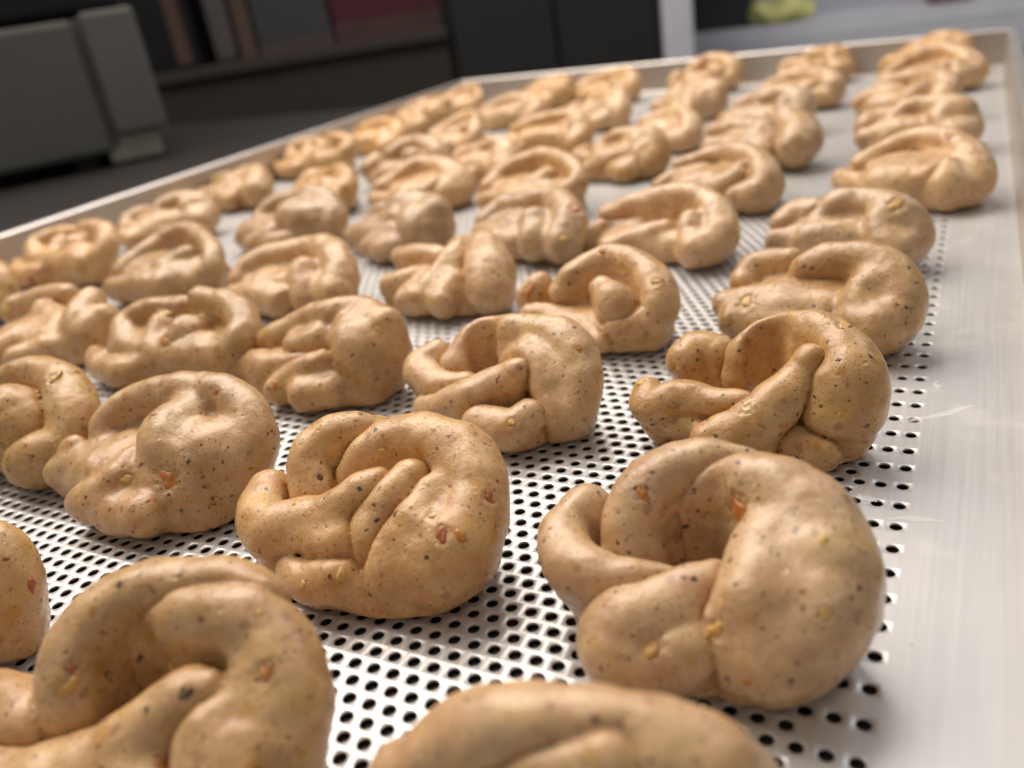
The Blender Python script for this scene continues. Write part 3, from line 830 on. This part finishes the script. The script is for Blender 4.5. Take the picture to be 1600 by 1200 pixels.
def knot_mesh(name, strands, grp, seed, h, jitter=0.0, scale=1.0, fat=1.0, core=11.0, groove=1.0, opening=None):
    """a rope of dough: every strand is a sphere-swept curve; strands press together and leave a crease"""
    rnd = random.Random(seed)
    C3 = []
    for st in strands:
        P = []
        j = jitter
        for (x, y, z, r) in st:
            r = r * fat
            z = max(z, r * .92)
            P.append(((x + rnd.uniform(-j, j)) * scale, (y + rnd.uniform(-j, j)) * scale,
                      (z + rnd.uniform(-j, j) * .6) * scale, r * scale * (1 + rnd.uniform(-.05, .05) * j)))
        c = catmull(P, 14)
        ph = rnd.uniform(0, 6)
        s = np.arange(len(c)) / 14
        c[:, 3] *= 1 + 0.035 * np.sin(s * 2.6 + ph) + 0.012 * np.sin(s * 7.3 + 2 * ph)
        c[:, 3] = np.maximum(c[:, 3], 1.5)
        C3.append(c)
    allp = np.concatenate(C3)
    lo = allp[:, :3].min(0) - allp[:, 3].max() - 3
    hi = allp[:, :3].max(0) + allp[:, 3].max() + 3
    lo[2] = -3 * h
    n = np.ceil((hi - lo) / h).astype(int) + 1
    gx, gy, gz = (lo[i] + h * np.arange(n[i]) for i in range(3))
    d1 = np.full(n, 9.0, np.float32)
    d2 = np.full(n, 9.0, np.float32)

    def sweep(c):
        D = np.full(n, 9.0, np.float32)
        for x, y, z, r in c:
            R = r + 3.0
            i0, i1 = np.searchsorted(gx, (x - R, x + R))
            j0, j1 = np.searchsorted(gy, (y - R, y + R))
            k0, k1 = np.searchsorted(gz, (z - R, z + R))
            dx = (gx[i0:i1] - x)[:, None, None] ** 2 + (gy[j0:j1] - y)[None, :, None] ** 2 + (gz[k0:k1] - z)[None, None, :] ** 2
            sub = D[i0:i1, j0:j1, k0:k1]
            np.minimum(sub, np.sqrt(dx) - r, out=sub)
        return D

    FD = []
    mid = allp[:, :2].mean(0)
    for c in C3:
        D = sweep(c)
        # the rope lies on more dough: thicker, blunter runs under the raised parts
        under = c.copy()
        for _ in range(4):
            if (under[:, 2] - under[:, 3] * .97).max() < 0.5:
                break
            under[:, 3] *= .90
            under[:, 2] = np.maximum(under[:, 2] - under[:, 3] * .75, under[:, 3] * .95)
            under[:, :2] += (mid - under[:, :2]) * .05
            D = np.minimum(D, sweep(under[::2]))
        FD.append(D)
    for g in range(max(grp) + 1):
        D = None
        for Ds, gg in zip(FD, grp):
            if gg == g:                                    # strands of one run flow into each other
                if D is None:
                    D = Ds
                else:
                    w = np.clip(.5 + .5 * (Ds - D) / 3.5, 0, 1)
                    D = Ds * (1 - w) + D * w - 3.5 * w * (1 - w)
        nd1 = np.minimum(d1, D)
        d2 = np.minimum(d2, np.maximum(d1, D))
        d1 = nd1
    # middle of the lump
    ctr = allp[:, :2].mean(0)
    ex = (allp[:, :2].max(0) - allp[:, :2].min(0)) * .5
    X = (gx - ctr[0])[:, None, None] / (ex[0] * .95)
    Y = (gy - ctr[1])[None, :, None] / (ex[1] * .95)
    Z = gz[None, None, :] / core
    pw = 2.0 if core < 6 else 3.2
    rr = (abs(X) ** pw + abs(Y) ** pw + abs(Z) ** pw) ** (1 / pw)
    cd = ((rr - 1) * min(core, ex[1])).astype(np.float32)
    crease = 0.95 * np.exp(-((d2 - d1) / 0.6) ** 2) + 0.35 * np.exp(-((d2 - d1) / 1.9) ** 2)
    d = d1 + crease * groove
    k = 2.0
    hh = np.clip(.5 + .5 * (cd - d) / k, 0, 1)
    d = cd * (1 - hh) + d * hh - k * hh * (1 - hh)
    if opening:
        ox, oy, orad = opening                             # the gap through the ring of dough
        cyl = np.sqrt((gx - ox)[:, None, None] ** 2 + (gy - oy)[None, :, None] ** 2) - orad * (.8 + .02 * gz[None, None, :])
        k = 3.0
        hh = np.clip(.5 - .5 * (d + cyl) / k, 0, 1)
        d = d * (1 - hh) - cyl * hh + k * hh * (1 - hh)
    d = np.maximum(d, (0.25 - gz)[None, None, :])
    V, F = surface_nets(d, h, lo)
    me = quad_mesh(name, V * MM, F)
    tmp = bpy.data.objects.new('tmp', me)
    C.objects.link(tmp)
    m = tmp.modifiers.new('s', 'SMOOTH')
    m.factor = 0.5
    m.iterations = 2
    for tx, amt in ((CLOUD1, 1.7), (CLOUD2, 0.28)):
        m = tmp.modifiers.new('d', 'DISPLACE')
        m.texture = tx
        m.texture_coords = 'GLOBAL'
        m.strength = amt * MM
        m.mid_level = 0.5
    tmp.location = (seed * 0.137 % 3, seed * 0.291 % 3, 0)
    dg = bpy.context.evaluated_depsgraph_get()
    out = bpy.data.meshes.new_from_object(tmp.evaluated_get(dg))
    out.name = name
    bpy.data.objects.remove(tmp)
    bpy.data.meshes.remove(me)
    co = np.empty(len(out.vertices) * 3, np.float32)
    out.vertices.foreach_get('co', co)
    co = co.reshape(-1, 3)
    z = co[:, 2]
    z -= np.percentile(z, 1.0) + 0.0003
    co[:, 2] = np.maximum(z, 0.0002)
    out.vertices.foreach_set('co', co.ravel())
    out.update()
    out.materials.clear()
    out.materials.append(M_DOUGH)
    return out


LABELS = {
 'a1': 'dough knot with deep open centre and orange chunk inside, frontmost along the bare right margin',
 'a2': 'dough knot with pointed left roll and wide gap under its arch, near the right margin',
 'a3': 'dough knot with flat front roll and raised right shoulder, third along the right margin',
 'a4': 'dough knot with straight front roll and domed right end, fourth along the right margin',
 'a5': 'wide dough knot with reddish spot on its top, fifth along the right margin',
 'a6': 'blurred dough knot sixth along the right margin, just behind the wide red-spotted one',
 'a7': 'blurred dough knot seventh along the right margin, third from the far right corner',
 'a8': 'blurred dough knot with round right bulge, second from the far right corner along the margin',
 'a9': 'blurred dough knot closest to the far right corner of the tray',
 'b0': 'out of focus dough knot cut off by the middle of the bottom edge',
 'b1': 'sharp shiny dough knot with pinched double ridge, left of the frontmost right knot',
 'b2': 'dough knot with round opening and flat diagonal strand, directly behind the sharp shiny knot',
 'b3': 'dough knot curled like a snail with orange chunk at left and low front tail',
 'b4': 'dough knot with long left arm and domed right end, directly behind the snail-curled knot',
 'b5': 'dough knot fifth from the front in the second row from the right margin',
 'b6': 'blurred dough knot sixth from the front in the second row from the right margin',
 'b7': 'blurred dough knot seventh from the front in the second row from the right margin',
 'b8': 'blurred dough knot second from the far rim in the second row from the right margin',
 'b9': 'blurred dough knot against the far rim in the second row from the right margin',
 'c0': 'large out of focus dough knot with curled inner strand in the bottom left corner',
 'c1': 'dough knot with a big round ball in front and two small lobes at its left',
 'c2': 'dough knot with smooth round right end and pointed left lobe, left of the round-opening knot',
 'c3': 'dough knot with ragged top left edge and smooth upright ball on its right',
 'c4': 'dough knot with orange spot on its right cheek, fourth in the third row from right',
 'c5': 'blurred dough knot directly behind the one with an orange spot on its cheek',
 'c6': 'small blurred dough knot sixth from the front in the third row from the right margin',
 'c7': 'small blurred dough knot seventh from the front in the third row from the right margin',
 'c8': 'blurred dough knot second from the far rim in the third row from the right margin',
 'c9': 'blurred dough knot against the far rim in the third row from the right margin',
 'd0': 'dough knot cut by the left edge just above the large bottom left knot',
 'd1': 'bulky dough knot cut by the left edge, beside the knot with big front ball',
 'd2': 'dough knot with yellow chunk in its fold and knobbly tail pointing left',
 'd3': 'dough knot with smooth domed right end and a yellow pimple at its crease',
 'd4': 'blurred dough knot with long front roll, fifth from front in fourth row from right',
 'd5': 'blurred dough knot in the lower half of the close pair left of the centre',
 'd6': 'blurred dough knot sixth in the fourth row from right, right of the close pair',
 'd7': 'blurred dough knot third from the far rim in the fourth row from the right margin',
 'd8': 'blurred dough knot second from the far rim in the fourth row from the right margin',
 'd9': 'blurred dough knot against the far rim in the fourth row from the right margin',
 'e1': 'dough knot with long slanting front roll at the left edge, behind the bulky cut-off knot',
 'e2': 'dough knot with a thin looped strand around its right end, near the left edge',
 'e3': 'blurred lumpy dough knot, third from front in the second row from the left wall',
 'e4': 'blurred dough knot fourth from the front in the second row from the left wall',
 'e5': 'blurred dough knot in the upper half of the close pair left of the centre',
 'e6': 'blurred dough knot third from the far rim in the second row from the left wall',
 'e7': 'blurred dough knot second from the far rim in the second row from the left wall',
 'e8': 'blurred dough knot against the far rim in the second row from the left wall',
 'f0': 'sliver of a dough knot just cut by the left edge, nearest along the left wall',
 'f1': 'dough knot with orange-red spot at lower left, first whole one along the left wall',
 'f2': 'dough knot with saddle dip and reddish left tip, second whole one along left wall',
 'f3': 'blurred dough knot third whole one along the left wall of the tray',
 'f4': 'blurred dough knot fourth whole one along the left wall of the tray',
 'f5': 'blurred dough knot fifth whole one along the left wall of the tray',
 'f6': 'blurred dough knot next to last along the left wall toward the far left corner',
 'f7': 'blurred dough knot closest to the far left corner of the tray',
}

KNOT = {}
FAT = {'a1': .95, 'b1': .96, 'c0': .94, 'b0': .95, 'd0': .96, 'a2': .97, 'b2': .98, 'b3': 1.0, 'c1': .97, 'c2': .98, 'd2': 1.12, 'e2': 1.18, 'd3': 1.12, 'e1': 1.12, 'a5': 1.1, 'b5': 1.1}
CORE = {'a1': 2.5, 'a2': 3, 'b1': 12, 'b2': 4, 'c0': 5, 'c1': 19, 'c2': 16, 'b3': 12, 'd1': 20, 'a5': 22, 'b5': 20, 'd2': 19, 'b4': 14, 'd3': 20, 'e2': 22, 'e1': 17, 'a3': 18, 'a4': 18}
GROUP = 'raw dough knots laid out in rows on the tray'
for i, (key, ((cx, cy), strands, grp)) in enumerate(TRACED.items()):
    near = math.hypot(cx - CAM_POS[0], cy - CAM_POS[1])
    vox = 0.6 if near < 240 else (0.75 if near < 380 else 1.0)
    o = link('dough_knot', knot_mesh('dough_knot', strands, grp, 11 + i, vox, 0, 1, FAT.get(key, 1.06), CORE.get(key, 16), 1.0, OPENINGS.get(key)))
    o.location = (cx * MM, cy * MM, 0)
    tag(o, LABELS[key], 'dough knot', GROUP)
    KNOT[key] = o
for i, (key, (x, y, src, rz, sc)) in enumerate(VARIANT.items()):
    o = link('dough_knot', knot_mesh('dough_knot', TRACED[src][1], TRACED[src][2], 101 + i, 1.1, 1.5, sc * (1.03 if y > 390 else .97), 1.2, 20, 0.8))
    o.location = (x * MM, y * MM, 0)
    o.rotation_euler = (0, 0, math.radians(rz))
    tag(o, LABELS[key], 'dough knot', GROUP)
    KNOT[key] = o

# bits of vegetable and corn that break through the skin of the nearer knots
bpy.context.view_layer.update()
CH_NAME = {'orange': 'orange_chunk', 'yellow': 'yellow_chunk', 'red': 'red_chunk', 'pale': 'pale_chunk', 'dark': 'dark_chunk'}
trees = {}
for i, (key, d, kind, size) in enumerate(CHUNKS):
    size *= 1.3
    o = KNOT[key]
    if key not in trees:
        trees[key] = BVHTree.FromPolygons([v.co for v in o.data.vertices], [p.vertices for p in o.data.polygons])
    inv = o.matrix_world.inverted()
    hit = trees[key].ray_cast(inv @ (Vector(CAM_POS) * MM), (inv.to_3x3() @ Vector(d)).normalized())
    if hit[0] is None:
        continue
    rnd = random.Random(500 + i)
    # the bit sits in a torn pit with a slightly raised lip
    me, nrm, R = o.data, hit[1], size * .75 * MM
    for v in me.vertices:
        dv = v.co - hit[0]
        q_ = dv.length / R * (1 + .6 * noise.noise(v.co * 700))
        if q_ < 1.5:
            v.co += nrm * (size * MM) * (-.13 * max(0, 1 - q_ * q_) + .03 * math.exp(-((q_ - 1.05) / .22) ** 2))
    bm = bmesh.new()
    bmesh.ops.create_icosphere(bm, subdivisions=3, radius=1.0)
    sx, sy, sz = size * .55, size * .55 * rnd.uniform(.5, .8), size * .17
    a = rnd.uniform(0, math.pi)
    sd = Vector((rnd.uniform(0, 50), 3, 9))
    for v in bm.verts:
        p = v.co.copy()
        p *= 1 + 0.75 * (noise.noise(p * 1.3 + sd)) + 0.25 * noise.noise(p * 3.1 + sd)
        v.co = Vector((p.x * sx, p.y * sy, p.z * sz)) * MM
    bm.transform(Matrix.Rotation(a, 4, 'Z'))
    q = hit[1].to_track_quat('Z', 'Y').to_matrix().to_4x4()
    bm.transform(Matrix.Translation(hit[0] - hit[1] * size * .17 * MM) @ q)
    link(CH_NAME[kind], bm_mesh(bm, CH_NAME[kind], True), CHUNK_M[kind], o)

def small_bits(key, count, seed):
    o = KNOT[key]
    me = o.data
    rnd = random.Random(seed)
    local_cam = o.matrix_world.inverted() @ (Vector(CAM_POS) * MM)
    for _ in range(count):
        for _try in range(60):
            v = me.vertices[rnd.randrange(len(me.vertices))]
            n_ = v.normal
            if v.co.z > 0.004 and n_.dot((local_cam - v.co).normalized()) > .25:
                break
        kind = rnd.choice(('yellow', 'yellow', 'orange', 'red', 'dark', 'dark', 'pale'))
        size = rnd.uniform(1.0, 3.0) * (.7 if kind == 'dark' else 1)
        bm = bmesh.new()
        bmesh.ops.create_icosphere(bm, subdivisions=2, radius=1.0)
        sd = Vector((rnd.uniform(0, 90), 1, 4))
        el = rnd.uniform(.35, .8)
        for w in bm.verts:
            p = w.co * (1 + .6 * noise.noise(w.co * 1.4 + sd))
            w.co = Vector((p.x * size * .6, p.y * size * .6 * el, p.z * size * .13)) * MM
        bm.transform(Matrix.Rotation(rnd.uniform(0, 6), 4, 'Z'))
        bm.transform(Matrix.Translation(v.co - n_ * size * .07 * MM) @ n_.to_track_quat('Z', 'Y').to_matrix().to_4x4())
        link(CH_NAME[kind], bm_mesh(bm, CH_NAME[kind], True), CHUNK_M[kind], o)


for i, (key, cnt) in enumerate((('a1', 9), ('b1', 9), ('c0', 7), ('b0', 4), ('c1', 7), ('a2', 8), ('b2', 7), ('c2', 5), ('d1', 4), ('d2', 4), ('a3', 6), ('b3', 5), ('d0', 3), ('c3', 3), ('d3', 3))):
    small_bits(key, cnt, 900 + i)

# ------------------------------------------------------------------ what stands behind the tray


def frame_at(name, ox, oy, az, label, cat, z=0.0):
    o = empty(name, (ox * MM, oy * MM, z * MM), math.radians(az))
    tag(o, label, cat)
    return o


def part(name, root, h0, h1, d0, d1, z0, z1, mat, bev=3):
    zo = root.location.z / MM
    return box(name, h0, h1, d0, d1, z0 - zo, z1 - zo, mat, root, bev)


mc = frame_at('kitchen_machine', -899.5, 568.8, 53.37, 'grey-green boxy kitchen machine with black hood behind the left rim of the tray', 'machine', -2.5)
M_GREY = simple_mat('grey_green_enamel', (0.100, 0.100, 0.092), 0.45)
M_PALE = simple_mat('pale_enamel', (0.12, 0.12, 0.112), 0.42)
M_BLK = simple_mat('black_plastic', (0.010, 0.010, 0.012), 0.5)
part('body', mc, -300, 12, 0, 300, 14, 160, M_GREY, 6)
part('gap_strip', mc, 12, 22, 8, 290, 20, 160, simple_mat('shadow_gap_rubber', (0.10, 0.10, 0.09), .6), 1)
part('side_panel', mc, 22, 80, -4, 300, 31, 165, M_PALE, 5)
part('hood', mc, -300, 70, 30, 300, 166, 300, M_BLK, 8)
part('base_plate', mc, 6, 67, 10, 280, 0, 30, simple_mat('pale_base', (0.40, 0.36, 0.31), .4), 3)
part('foot', mc, -32, -8, 6, 40, -2.5, 14, M_BLK, 2)
part('foot', mc, -290, -262, 6, 40, -2.5, 14, M_BLK, 2)
part('foot', mc, -32, -8, 250, 290, -2.5, 14, M_BLK, 2)

BX, BY, BZ = -980, 1514, 31.39
ct = frame_at('low_counter', BX, BY, BZ, 'dark brown counter behind the left far corner of the tray', 'counter', -930)
M_CT = simple_mat('dark_brown_front', (0.035, 0.030, 0.026), 0.45)
part('cabinet_body', ct, -640, -2, 0, 500, -930, 40, M_CT, 3)
part('counter_top', ct, -645, 0, -14, 505, 40.5, 62, simple_mat('counter_slab', (0.042, 0.036, 0.032), .45), 3)
tl = frame_at('black_appliance', BX, BY, BZ, 'tall black appliance standing on the counter next to the grey machine', 'appliance', 62)
part('housing', tl, -640, -515, 20, 300, 62, 420, M_BLK, 6)
part('brown_panel', tl, -560, -530, 14, 22, 70, 300, simple_mat('brown_plastic', (0.075, 0.05, 0.038), .5), 2)
wb = frame_at('white_canister', BX, BY, BZ, 'greyish white canister beside the brown carton on the counter', 'canister', 62)
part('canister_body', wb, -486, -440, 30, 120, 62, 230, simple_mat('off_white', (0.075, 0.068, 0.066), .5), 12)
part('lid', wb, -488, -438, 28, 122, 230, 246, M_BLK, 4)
bc = box('brown_carton', -432, -398, 30, 110, 62, 240, simple_mat('brown_card', (0.075, 0.052, 0.042), .7), None, 3)
bc.location = (BX * MM, BY * MM, 0)
bc.rotation_euler = (0, 0, math.radians(BZ))
tag(bc, 'narrow brown carton between white canister and grey box on the counter', 'carton')
gb = frame_at('grey_case', BX, BY, BZ, 'blue-grey case on the counter beside the red box', 'case', 62)
part('case_body', gb, -392, -236, 30, 260, 62, 220, simple_mat('blue_grey', (0.048, 0.048, 0.053), .4), 6)
part('case_strap', gb, -392, -236, 26, 30, 62, 84, simple_mat('grey_strap', (0.06, 0.048, 0.046), .6), 1)
rb = frame_at('red_box', BX, BY, BZ, 'dark red box on the counter left of the black cupboard', 'box', 62)
part('box_body', rb, -230, -5, 30, 260, 62, 180, simple_mat('dark_red', (0.065, 0.02, 0.026), .4), 4)
part('dark_band', rb, -230, -5, 26, 30, 62, 98, simple_mat('dull_maroon', (0.06, 0.035, 0.035), .5), 1)
cp = frame_at('black_cupboard', BX, BY, BZ, 'tall black cupboard with two doors behind the far rim of the tray', 'cupboard', -930)
M_CP = simple_mat('black_laminate', (0.024, 0.024, 0.025), 0.4)
part('carcass', cp, -1, 440, 12, 520, -930, 900, simple_mat('black_carcass', (0.014, .014, .014), .5), 2)
part('door', cp, 14, 222, -8, 12, -920, 890, M_CP, 3)
part('door', cp, 230, 436, -8, 12, -920, 890, M_CP, 3)
po = box('grey_post', 452, 518, 0, 70, -930, 900, simple_mat('light_grey_paint', (0.60, 0.61, 0.66), .5), None, 6)
po.location = (BX * MM, BY * MM, 0)
po.rotation_euler = (0, 0, math.radians(BZ))
tag(po, 'upright light grey post right of the black cupboard', 'post')

RX, RY, RZ = -317, 2169, 8.16
M_BL = simple_mat('blue_grey_steel', (0.60, 0.62, 0.70), 0.4)
rk = frame_at('steel_rack', RX, RY, RZ, 'blue-grey steel rack with shelves behind the right end of the far rim', 'rack', -930)
part('back_panel', rk, -420, 1100, 260, 275, -930, 900, M_BL, 1)
part('shelf', rk, -420, 1100, 0, 259, -100, -62, simple_mat('shelf_steel', (0.70, 0.72, 0.80), .35), 2)
part('shelf', rk, -420, 1100, 0, 259, -420, -390, M_BL, 2)
part('front_apron', rk, -420, 1100, -6, -1, -388, -101, simple_mat('apron_steel', (0.62, 0.64, 0.72), .35), 1)
yb = bmesh.new()
bmesh.ops.create_icosphere(yb, subdivisions=4, radius=1.0)
for v in yb.verts:
    p = v.co.copy()
    w = 1 + 0.22 * noise.noise(p * 1.7) + 0.1 * noise.noise(p * 4.1)
    v.co = Vector((p.x * 84 * w, p.y * 60 * w, max(p.z * 34 * w + 8 * math.sin(p.x * 7), -24))) * MM
ybo = link('yellow_bag', bm_mesh(yb, 'yellow_bag', True), simple_mat('yellow_film', (0.80, 0.78, 0.26), .35, vary=.5))
ang = math.radians(RZ)
ybo.location = ((RX + math.cos(ang) * -112 - math.sin(ang) * 60) * MM, (RY + math.sin(ang) * -112 + math.cos(ang) * 60) * MM, (-62 + 24) * MM)
tag(ybo, 'crumpled yellow-green bag on the blue-grey rack shelf', 'bag')
dk = frame_at('dark_case', RX, RY, RZ, 'dark grey case on the rack shelf left of the yellow bag', 'case', -62)
part('case_body', dk, -330, -190, 60, 250, -62, 90, simple_mat('charcoal', (0.05, 0.05, 0.06), .5), 8)
part('case_lid', dk, -332, -188, 58, 252, 90, 110, M_BLK, 4)
pb = frame_at('pink_crate', RX, RY, RZ, 'dusky pink crate on the rack near the right edge', 'crate', -62)
part('crate_body', pb, 208, 300, -4, 160, -62, 60, simple_mat('dusky_pink', (0.25, 0.12, 0.16), .5), 5)
part('crate_rim', pb, 204, 304, -8, 164, 60, 74, simple_mat('pink_rim', (0.28, 0.14, 0.18), .5), 3)
